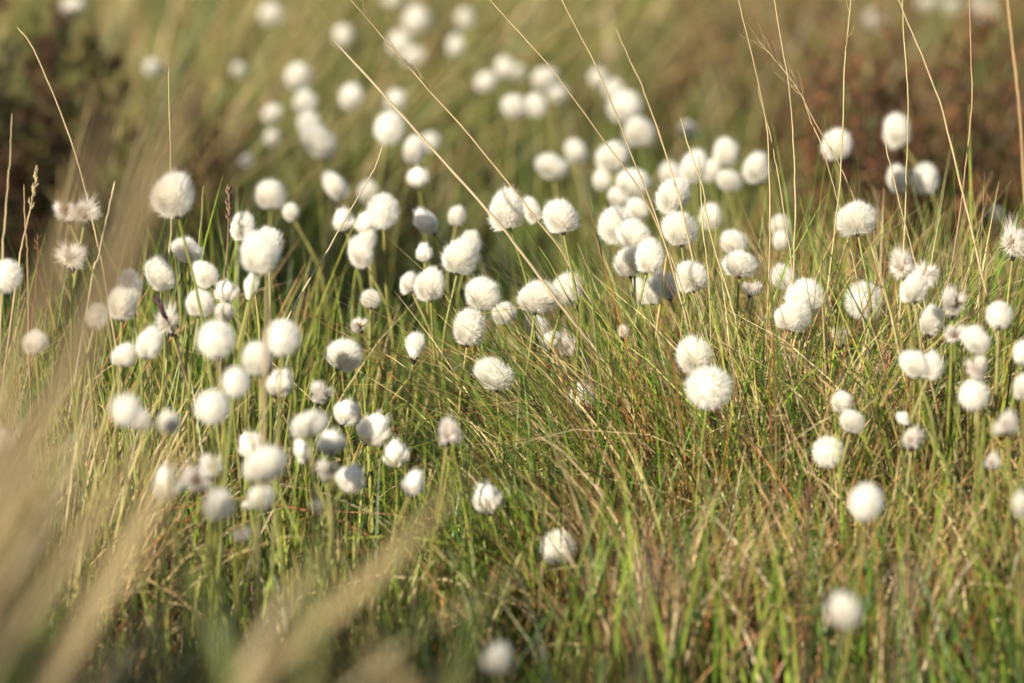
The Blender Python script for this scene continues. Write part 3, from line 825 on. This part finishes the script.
class Sward:
    def __init__(self): self.V = []; self.C = []; self.seg = 6
    def add(self, V, C, pts, prune=0.9, sun=None):
        """blades that would cover a cotton head standing behind them are mostly grown elsewhere"""
        n = len(V)
        u, v, d = project(pts.reshape(-1, 3))
        ui = np.clip(u.astype(int), 0, 1023); vi = np.clip(v.astype(int), 0, 682)
        inside = (u >= 0) & (u < 1024) & (v >= 0) & (v < 683)
        hit = inside & (d < HEAD_MAP[vi, ui] + 0.01)
        hit = hit.reshape(n, -1).any(1)
        if sun is not None:
            Pm = 0.5 * (pts[:, :-1] + pts[:, 1:]).reshape(-1, 3)
            Sv = np.array(sun)
            m = pts.shape[1] - 1
            bl = np.zeros(len(Pm), bool)
            for hx, hy, hz, W in HEAD_P:
                if hz > 0.27: continue
                q = Pm - np.array([hx, hy, hz])
                t = q @ Sv
                near = (t > 0.004) & (t < 1.2)
                bl[near] |= np.einsum('ij,ij->i', q[near], q[near]) - t[near] ** 2 < (0.5 * W) ** 2
            hit |= bl.reshape(n, m).any(1)
        keep = ~hit | (rng.random(n) > prune)
        self.V.append(V[keep]); self.C.append(C[keep])
    def build(self, name, label, mat=M_GRASS):
        V = np.concatenate(self.V); C = np.concatenate(self.C)
        n, r, _ = V.shape
        seg = r // 2 - 1
        base = (np.arange(n) * r)[:, None]
        F = np.concatenate([base + np.array([2 * k, 2 * k + 1, 2 * k + 3, 2 * k + 2]) for k in range(seg)], 0)
        o = link(name, np_mesh(name, V.reshape(-1, 3), F, mat, C.reshape(-1, 3)))
        tag(o, label, 'grass', kind='stuff')
        print(name, n, 'blades')


def noise2(x, y, s, ph):
    return (np.sin(x * s + ph) * np.sin(y * s * 1.1 + ph * 1.7) + np.sin((x + y) * s * 0.63 + ph * 2.3) * np.cos((x - 1.3 * y) * s * 0.8 + ph)) * 0.5


def pick(pal, n, wts):
    pal = np.array(pal); k = rng.choice(len(pal), n, p=np.array(wts) / sum(wts))
    c = pal[k] * rng.uniform(0.55, 1.35, (n, 1)) * (1 + rng.normal(0, 0.06, (n, 3)))
    return np.clip(c, 0.005, 0.9)


GREEN = [(0.090, 0.160, 0.018), (0.17, 0.235, 0.030), (0.042, 0.085, 0.014), (0.25, 0.27, 0.045)]
STRAW = [(0.46, 0.34, 0.16), (0.54, 0.43, 0.23), (0.34, 0.23, 0.10), (0.34, 0.16, 0.055), (0.20, 0.08, 0.03)]


def scatter(n, y0, y1, side, dens_out=0.25):
    """points over the wedge the camera sees, thinning out to both sides of it"""
    y = np.sqrt(rng.uniform(y0 ** 2, y1 ** 2, n))
    half = 0.098 * y + 0.04
    out = rng.random(n) < dens_out
    x = rng.uniform(-1, 1, n) * half
    xo = np.sign(rng.normal(size=n)) * (half + rng.random(n) ** 1.3 * side)
    return np.where(out, xo, x), y


def clumped(x, y, frac, cl, r):
    """pull part of the points into tussocks"""
    n = len(x)
    k = rng.integers(0, n, cl)
    cx, cy = x[k], y[k]
    j = rng.integers(0, cl, n)
    sel = rng.random(n) < frac
    a = rng.uniform(0, 2 * math.pi, n); rr = r * np.sqrt(rng.random(n))
    nx = np.where(sel, cx[j] + np.cos(a) * rr, x); ny = np.where(sel, cy[j] + np.sin(a) * rr, y)
    return nx, ny, np.where(sel, a, rng.uniform(0, 2 * math.pi, n)), np.where(sel, rr / r, 0.5)


def roots(x, y):
    return np.stack([x, y, ground(x, y) - 0.004], -1)


def hmap(x, y):
    """height the sward reaches: low in front of the heads, fuller behind them"""
    h = np.interp(y, [1.6, 2.4, 3.0, 3.4, 3.8, 4.05, 4.3, 4.6, 5.0, 5.6, 7.0, 13.0],
                  [0.30, 0.30, 0.24, 0.17, 0.135, 0.155, 0.21, 0.245, 0.21, 0.19, 0.24, 0.28])
    u = x / y * 5689 + 512
    h = h * (1 + 0.10 * sstep(620, 760, u) * sstep(4.0, 4.4, y) - 0.22 * np.exp(-((u - 420) / 110) ** 2) * sstep(4.0, 4.5, y) * (1 - sstep(5.5, 6.5, y)))
    return h * (1 + 0.22 * noise2(x, y, 9.0, 1.0) + 0.1 * noise2(x, y, 23.0, 2.0))


def grow(sw, n, y0, y1, side, pal, wts, width, hs=(0.6, 1.1), th=(0.05, 0.35), kap=(0.1, 0.8), frac=0.5, ncl=300, r=0.05, bias=None,
         kinkp=0.0, prune=0.9, tip=None, mask=None, dens_out=0.25, hadd=0.0, sun=None):
    x, y = scatter(n, y0, y1, side, dens_out)
    x, y, az, rr = clumped(x, y, frac, ncl, r)
    if mask is not None:
        k = rng.random(n) < mask(x, y)
        x, y, az, rr = x[k], y[k], az[k], rr[k]; n = len(x)
    L = hmap(x, y) * rng.uniform(*hs, n) + hadd
    az = az + rng.normal(0, 0.5, n)
    if bias is not None:
        sel = rng.random(n) < bias[1]
        az = np.where(sel, bias[0] + rng.normal(0, 0.5, n), az)
    t0 = rng.uniform(*th, n) * (0.5 + rr); kp = rng.uniform(*kap, n)
    L = L / np.clip(np.cos(t0 + kp * 0.3), 0.35, 1)
    w = width * rng.uniform(0.6, 1.35, n)
    kink = None
    if kinkp > 0:
        kink = (rng.uniform(0.35, 0.85, n), np.where(rng.random(n) < kinkp, rng.uniform(0.5, 1.9, n), 0))
    c = pick(pal, n, wts)
    tc = None
    if tip is not None:
        tc = np.where((rng.random(n) < 0.45)[:, None], np.array(tip) * rng.uniform(0.7, 1.2, (n, 1)), c)
    V, C, P = blade_arrays(roots(x, y), L, az, t0, kp, w, c, 6, kink, tc)
    sw.add(V, C, P, prune, sun)


def umask(lo, hi, soft=60):
    def f(x, y):
        u = x / y * 5689 + 512
        return sstep(lo - soft, lo + soft, u) * (1 - sstep(hi - soft, hi + soft, u))
    return f


SUNV = tuple(S)
# the sharp sward round the focus
fs = Sward()
grow(fs, 10500, 3.8, 5.3, 0.9, GREEN, (5, 4, 4, 2), 0.0025, hs=(0.5, 1.1), th=(0.03, 0.28), kap=(0.05, 0.5), frac=0.65, ncl=280, r=0.04, tip=(0.42, 0.27, 0.11), dens_out=0.35, sun=SUNV)
grow(fs, 3200, 3.8, 5.0, 0.9, GREEN, (3, 5, 1, 5), 0.0026, hs=(0.9, 1.3), th=(0.02, 0.22), kap=(0.05, 0.4), frac=0.3, ncl=300, dens_out=0.35, sun=SUNV)
grow(fs, 2600, 4.6, 5.9, 0.2, GREEN, (4, 0, 9, 0), 0.0036, hs=(0.6, 1.0), th=(0.03, 0.3), kap=(0.05, 0.6), frac=0.6, ncl=70, r=0.05, mask=umask(230, 560, 50), dens_out=0.05)  # dark greens painted in for the shade of the gap behind the heads
ds = Sward()
grow(ds, 2300, 3.8, 4.9, 0.9, STRAW, (5, 3, 4, 3, 2), 0.0018, hs=(0.55, 1.1), th=(0.02, 0.35), kap=(0.1, 0.9), frac=0.45, ncl=200, kinkp=0.2, dens_out=0.35, sun=SUNV)
grow(ds, 700, 3.8, 4.6, 0.9, STRAW, (5, 4, 4, 3, 1), 0.0018, hs=(0.6, 1.0), th=(0.2, 0.7), kap=(0.8, 1.8), frac=0.2, ncl=300, kinkp=0.2, dens_out=0.35, sun=SUNV)
grow(ds, 9500, 3.85, 5.0, 0.5, STRAW, (7, 6, 4, 6, 2), 0.0019, hs=(0.6, 1.15), th=(0.02, 0.35), kap=(0.1, 1.0), frac=0.7, ncl=120, r=0.04, kinkp=0.25, mask=umask(610, 1150, 70), dens_out=0.2, sun=SUNV)
grow(ds, 900, 4.0, 4.6, 0.3, STRAW, (6, 5, 3, 3, 1), 0.0019, hs=(0.7, 1.1), th=(0.2, 0.7), kap=(0.8, 1.7), frac=0.6, ncl=40, kinkp=0.3, mask=umask(560, 900, 60), dens_out=0.1, sun=SUNV)
grow(ds, 2600, 3.8, 4.6, 0.5, STRAW, (5, 5, 3, 1, 1), 0.0019, hs=(0.6, 1.1), th=(0.1, 0.5), kap=(0.3, 1.2), frac=0.4, ncl=120, kinkp=0.2, mask=umask(-150, 140, 60), dens_out=0.2, sun=SUNV)
# soft sward in front
ns = Sward()
grow(ns, 2600, 3.05, 3.85, 0.6, GREEN, (5, 2, 7, 0), 0.0026, hs=(0.5, 1.1), th=(0.03, 0.35), kap=(0.1, 0.8), frac=0.6, ncl=110, dens_out=0.35, sun=SUNV)  # weighted to dark green, lower left shade put into the colour
grow(ns, 1300, 2.3, 3.1, 0.6, GREEN, (5, 3, 5, 1), 0.0030, hs=(0.55, 1.08), th=(0.05, 0.4), kap=(0.1, 0.8), frac=0.6, ncl=90, bias=(0.3, 0.4), dens_out=0.35, sun=SUNV)
grow(ns, 450, 1.7, 2.3, 0.5, GREEN, (5, 3, 4, 2), 0.0034, hs=(0.6, 1.2), th=(0.05, 0.4), kap=(0.1, 0.8), frac=0.5, ncl=40, dens_out=0.5, sun=SUNV)
grow(ns, 1500, 2.4, 3.7, 0.5, STRAW, (5, 5, 3, 1, 0), 0.0024, hs=(0.6, 1.15), th=(0.1, 0.5), kap=(0.1, 0.9), frac=0.5, ncl=120, bias=(0.3, 0.6), mask=umask(-400, 100, 60), dens_out=0.4)
grow(ns, 700, 2.2, 3.3, 0.4, STRAW, (6, 5, 3, 0, 0), 0.0036, hs=(0.7, 1.35), th=(0.25, 0.6), kap=(0.1, 0.7), frac=0.6, ncl=50, r=0.04, bias=(0.1, 0.9), mask=umask(-500, 90, 60), dens_out=0.3)
grow(ns, 120, 1.6, 2.4, 0.3, STRAW, (6, 5, 3, 0, 0), 0.0036, hs=(0.8, 1.45), th=(0.25, 0.6), kap=(0.1, 0.7), frac=0.6, ncl=24, bias=(0.1, 0.9), mask=umask(-400, 110, 60), dens_out=0.3)
grow(ns, 260, 2.2, 3.4, 0.5, STRAW, (5, 3, 3, 2, 1), 0.0022, hs=(0.6, 1.05), th=(0.1, 0.5), kap=(0.1, 0.9), frac=0.5, ncl=40, bias=(0.5, 0.5), mask=umask(560, 1150, 90), dens_out=0.4)


def shade_tussock(sw, cx, cy, r, n, h, pal, wts):
    """an unseen tall grass tuft, added outside the frame to throw shade into view"""
    a = rng.uniform(0, 2 * math.pi, n); rr = r * np.sqrt(rng.random(n))
    x = cx + np.cos(a) * rr; y = cy + np.sin(a) * rr
    L = h * rng.uniform(0.6, 1.1, n)
    V, C, P = blade_arrays(roots(x, y), L, a, rng.uniform(0.02, 0.3, n) * rr / r, rng.uniform(0.1, 0.6, n), 0.0034 * rng.uniform(0.6, 1.3, n), pick(pal, n, wts))
    sw.V.append(V); sw.C.append(C)


TS = (GREEN + STRAW[:3], (1, 1, 1, 1, 6, 5, 3))
TP = (GREEN + STRAW[:2], (4, 3, 2, 2, 2, 1))
shade_tussock(ns, -0.46, 3.32, 0.12, 4200, 0.335, *TS)  # unseen tussocks added left of the frame to shade the lower left
shade_tussock(ns, -0.62, 3.22, 0.13, 4200, 0.365, *TP)
shade_tussock(ns, -0.465, 2.98, 0.11, 4200, 0.41, *TS)
shade_tussock(ns, -0.56, 2.86, 0.12, 3800, 0.45, *TP)
shade_tussock(ns, -0.46, 2.62, 0.11, 4000, 0.43, *TS)
shade_tussock(ns, -0.47, 2.28, 0.10, 3200, 0.43, *TS)
shade_tussock(fs, -0.90, 4.72, 0.22, 6000, 0.58, *TP)  # two more unseen ones, added to shade the gap behind the heads
shade_tussock(fs, -0.86, 5.10, 0.22, 6000, 0.54, *TP)


def arching(sw, u, d, r, n, h, pal, wts, lean=(0.05, 0.5), kap=(0.3, 1.2), bias=None):
    """a clump with its blades arching outwards"""
    c = at(u, 341, d)
    a = rng.uniform(0, 2 * math.pi, n); rr = r * np.sqrt(rng.random(n))
    x = c[0] + np.cos(a) * rr; y = c[1] + np.sin(a) * rr
    if bias is not None:
        k = rng.random(n) < 0.6; a = np.where(k, bias + rng.normal(0, 0.6, n), a)
    L = h * rng.uniform(0.55, 1.15, n)
    kink = (rng.uniform(0.4, 0.85, n), np.where(rng.random(n) < 0.15, rng.uniform(0.4, 1.5, n), 0))
    V, C, P = blade_arrays(roots(x, y), L, a, rng.uniform(*lean, n) * (0.4 + 0.6 * rr / r), rng.uniform(*kap, n), 0.0019 * rng.uniform(0.6, 1.4, n), pick(pal, n, wts), 6, kink)
    sw.add(V, C, P, 0.92, SUNV)


for u_, d_, b_ in ((700, 4.35, 3.3), (780, 4.28, 2.2), (880, 4.4, 0.9), (970, 4.3, None), (620, 4.45, 3.0)):
    arching(ds, u_, d_, 0.055, 330, 0.32, STRAW, (6, 5, 4, 3, 1), bias=b_)
    arching(fs, u_, d_, 0.055, 420, 0.31, GREEN, (5, 5, 2, 4), bias=b_)
arching(fs, 560, 4.15, 0.06, 420, 0.24, GREEN, (5, 5, 3, 3), bias=2.9)
arching(ds, 640, 4.1, 0.05, 260, 0.22, STRAW, (5, 4, 4, 4, 2), bias=3.2)
arching(ds, 40, 4.15, 0.06, 500, 0.26, STRAW, (6, 6, 3, 1, 0))
ds.build('dry_grass', 'dry straw coloured and rusty grass tangled through the green')
fs.build('green_grass', 'slender green grass blades standing among the cottongrass, with unseen shade tussocks added at left')
ns.build('near_grass', 'soft out of focus grass in front along the bottom, with unseen shade tussocks added at left')
# background
bs = Sward()
FAR = [(0.145, 0.165, 0.034), (0.085, 0.125, 0.022), (0.36, 0.275, 0.125), (0.25, 0.185, 0.075), (0.19, 0.095, 0.042), (0.11, 0.05, 0.026)]
grow(bs, 7500, 5.2, 7.2, 1.3, FAR, (6, 8, 2, 1, 1, 1), 0.0036, hs=(0.5, 1.15), th=(0.05, 0.45), kap=(0.1, 0.8), frac=0.8, ncl=150, r=0.09, dens_out=0.4, mask=lambda x, y: 1 - 0.6 * sstep(740, 840, x / y * 5689 + 512) * sstep(5.3, 5.6, y) - 0.85 * (1 - sstep(80, 150, x / y * 5689 + 512)) * sstep(-250, -150, x / y * 5689 + 512) * (1 - sstep(6.2, 6.4, y)))
grow(bs, 9000, 7.0, 11.0, 2.0, FAR, (6, 5, 3, 4, 3, 1), 0.0055, hs=(0.6, 1.3), th=(0.05, 0.5), kap=(0.1, 0.9), frac=0.85, ncl=130, r=0.13, bias=(0.2, 0.5), dens_out=0.45)
grow(bs, 4600, 5.6, 8.5, 0.3, FAR, (8, 2, 7, 2, 0, 0), 0.0036, hs=(1.0, 1.75), th=(0.1, 0.5), kap=(0.2, 0.8), frac=0.85, ncl=40, r=0.10, bias=(0.1, 0.7), mask=umask(90, 480, 60), dens_out=0.1)
grow(bs, 6000, 6.6, 10.0, 0.6, FAR, (1, 1, 1, 3, 6, 5), 0.0045, hs=(0.7, 1.25), th=(0.1, 0.6), kap=(0.1, 0.8), frac=0.85, ncl=70, r=0.15, mask=umask(760, 1300, 80), dens_out=0.3)
grow(bs, 12000, 10.5, 22.0, 6.0, FAR, (6, 5, 5, 4, 2, 2), 0.009, hs=(0.9, 1.6), th=(0.05, 0.5), kap=(0.1, 0.9), frac=0.8, ncl=260, r=0.25, dens_out=0.5)
bs.build('distant_grass', 'blurred olive and tan grass covering the bog behind the cottongrass')



# ------------------------------------------------------------------ heather bushes
def heather(u, v0, vb, wpx, d, label, cols, nleaf=9000, group='heather bushes on the bog'):
    """vb: where it stands, v0: its top, in photo rows"""
    c = at(u, vb, d); top = at(u, v0, d)
    gx, gy = c[0], c[1]
    rt = np.array([gx, gy, ground1(gx, gy)])
    hgt = top[2] - rt[2]; rad = wpx * d / FPX * 0.5
    t = tag(empty('heather_bush', rt), label, 'heather', group)
    tw = Builder(); lf = []; lc = []
    nb = 70
    tips = []
    for k in range(nb):
        a = rng.uniform(0, 2 * math.pi); rr = math.sqrt(rng.random())
        lean = rr * rad
        hh = hgt * (1 - 0.35 * rr ** 2) * rng.uniform(0.62, 1.04)
        e = np.array([math.cos(a) * lean, math.sin(a) * lean, hh])
        mid = e * 0.5 + rng.normal(0, 0.012, 3); mid[2] = hh * 0.45
        P = smooth_path([[e[0] * 0.15, e[1] * 0.15, 0], mid, e], 9)
        V, F = tube_arrays(P, np.linspace(0.0022, 0.0006, 9), 4); tw.add(V, F, (1, 1, 1))
        tips.append(P)
        for q in range(5):
            i = rng.integers(3, 9); p = P[i]
            e2 = p + np.array([rng.normal(0, 0.018), rng.normal(0, 0.018), rng.uniform(0.015, 0.05)])
            P2 = smooth_path([p, (p + e2) / 2 + rng.normal(0, 0.004, 3), e2], 6)
            V, F = tube_arrays(P2, np.linspace(0.0009, 0.0004, 6), 3); tw.add(V, F, (1, 1, 1)); tips.append(P2)
    link('branches', tw.mesh('branches', M_TWIG), t)
    # small scale-like leaves along every shoot
    n = nleaf
    k = rng.integers(0, len(tips), n)
    f = rng.random(n) ** 0.6
    base = np.array([tips[i][min(len(tips[i]) - 1, int(ff * len(tips[i])))] for i, ff in zip(k, f)]) + rng.normal(0, 0.003, (n, 3))
    base[:, 2] = np.maximum(base[:, 2], 0.005)
    d_ = rng.normal(size=(n, 3)) + np.array([0, 0, 0.9]); d_ /= np.linalg.norm(d_, axis=1, keepdims=True)
    V, F = fibres(base, base + d_ * rng.uniform(0.004, 0.009, (n, 1)), 0.0026, seg=2, taper=0.2)
    shoot = pick(cols, len(tips), [1] * len(cols))
    c_ = shoot[k] * rng.uniform(0.7, 1.3, (n, 1))
    link('foliage', np_mesh('foliage', V, F, M_HEATH, np.repeat(c_, 6, axis=0)), t)


DK = [(0.032, 0.034, 0.012), (0.085, 0.032, 0.018), (0.020, 0.022, 0.010), (0.11, 0.10, 0.022), (0.07, 0.04, 0.02)]
RD = [(0.17, 0.065, 0.030), (0.13, 0.070, 0.028), (0.11, 0.09, 0.028), (0.19, 0.085, 0.04)]
heather(8, -30, 290, 270, 6.3, 'dark leafy heather bush filling the upper left corner', DK, 40000)
heather(965, 25, 300, 230, 6.0, 'tall red brown heather bush at the right edge of the background', RD, 18000)
heather(860, 50, 300, 150, 5.9, 'smaller red brown heather bush left of the one at the right edge', RD, 12000)
heather(790, 75, 290, 130, 6.9, 'brown heather bush blurred behind the tall straws at right', RD, 9000)
heather(715, 0, 290, 140, 8.0, 'brown heather mound blurred at the top right of centre', RD, 7000)
heather(480, -10, 270, 150, 8.6, 'brown heather mound blurred at the top centre', RD, 7000)
heather(205, 75, 310, 80, 6.2, 'low brown heather tuft behind the broad leaf in the upper left', RD, 4000)


# ------------------------------------------------------------------ light
sd = bpy.data.lights.new('sun', 'SUN'); sd.energy = 5.0; sd.angle = R(0.5); sd.color = (1.0, 0.915, 0.77)
so = bpy.data.objects.new('sun', sd); COL.objects.link(so)
so.rotation_euler = S.to_track_quat('Z', 'Y').to_euler(); so.location = S * 20
wd = bpy.data.worlds.new('World'); SC.world = wd; wd.use_nodes = True
nt = wd.node_tree; bg = nt.nodes['Background']
sky = nt.nodes.new('ShaderNodeTexSky'); sky.sky_type = 'NISHITA'; sky.sun_disc = False
sky.sun_elevation = SUN_EL; sky.sun_rotation = SUN_AZ; sky.air_density = 1.0; sky.dust_density = 1.0
nt.links.new(sky.outputs[0], bg.inputs['Color']); bg.inputs['Strength'].default_value = 0.07

SC.view_settings.view_transform = 'Standard'
SC.view_settings.look = 'None'
SC.view_settings.exposure = 0.88
SC.view_settings.gamma = 1.0
SC.render.engine = 'CYCLES'
SC.cycles.max_bounces = 8
SC.cycles.diffuse_bounces = 5
SC.cycles.transmission_bounces = 5
SC.cycles.use_denoising = True
SC.cycles.use_adaptive_sampling = True
SC.cycles.adaptive_threshold = 0.01
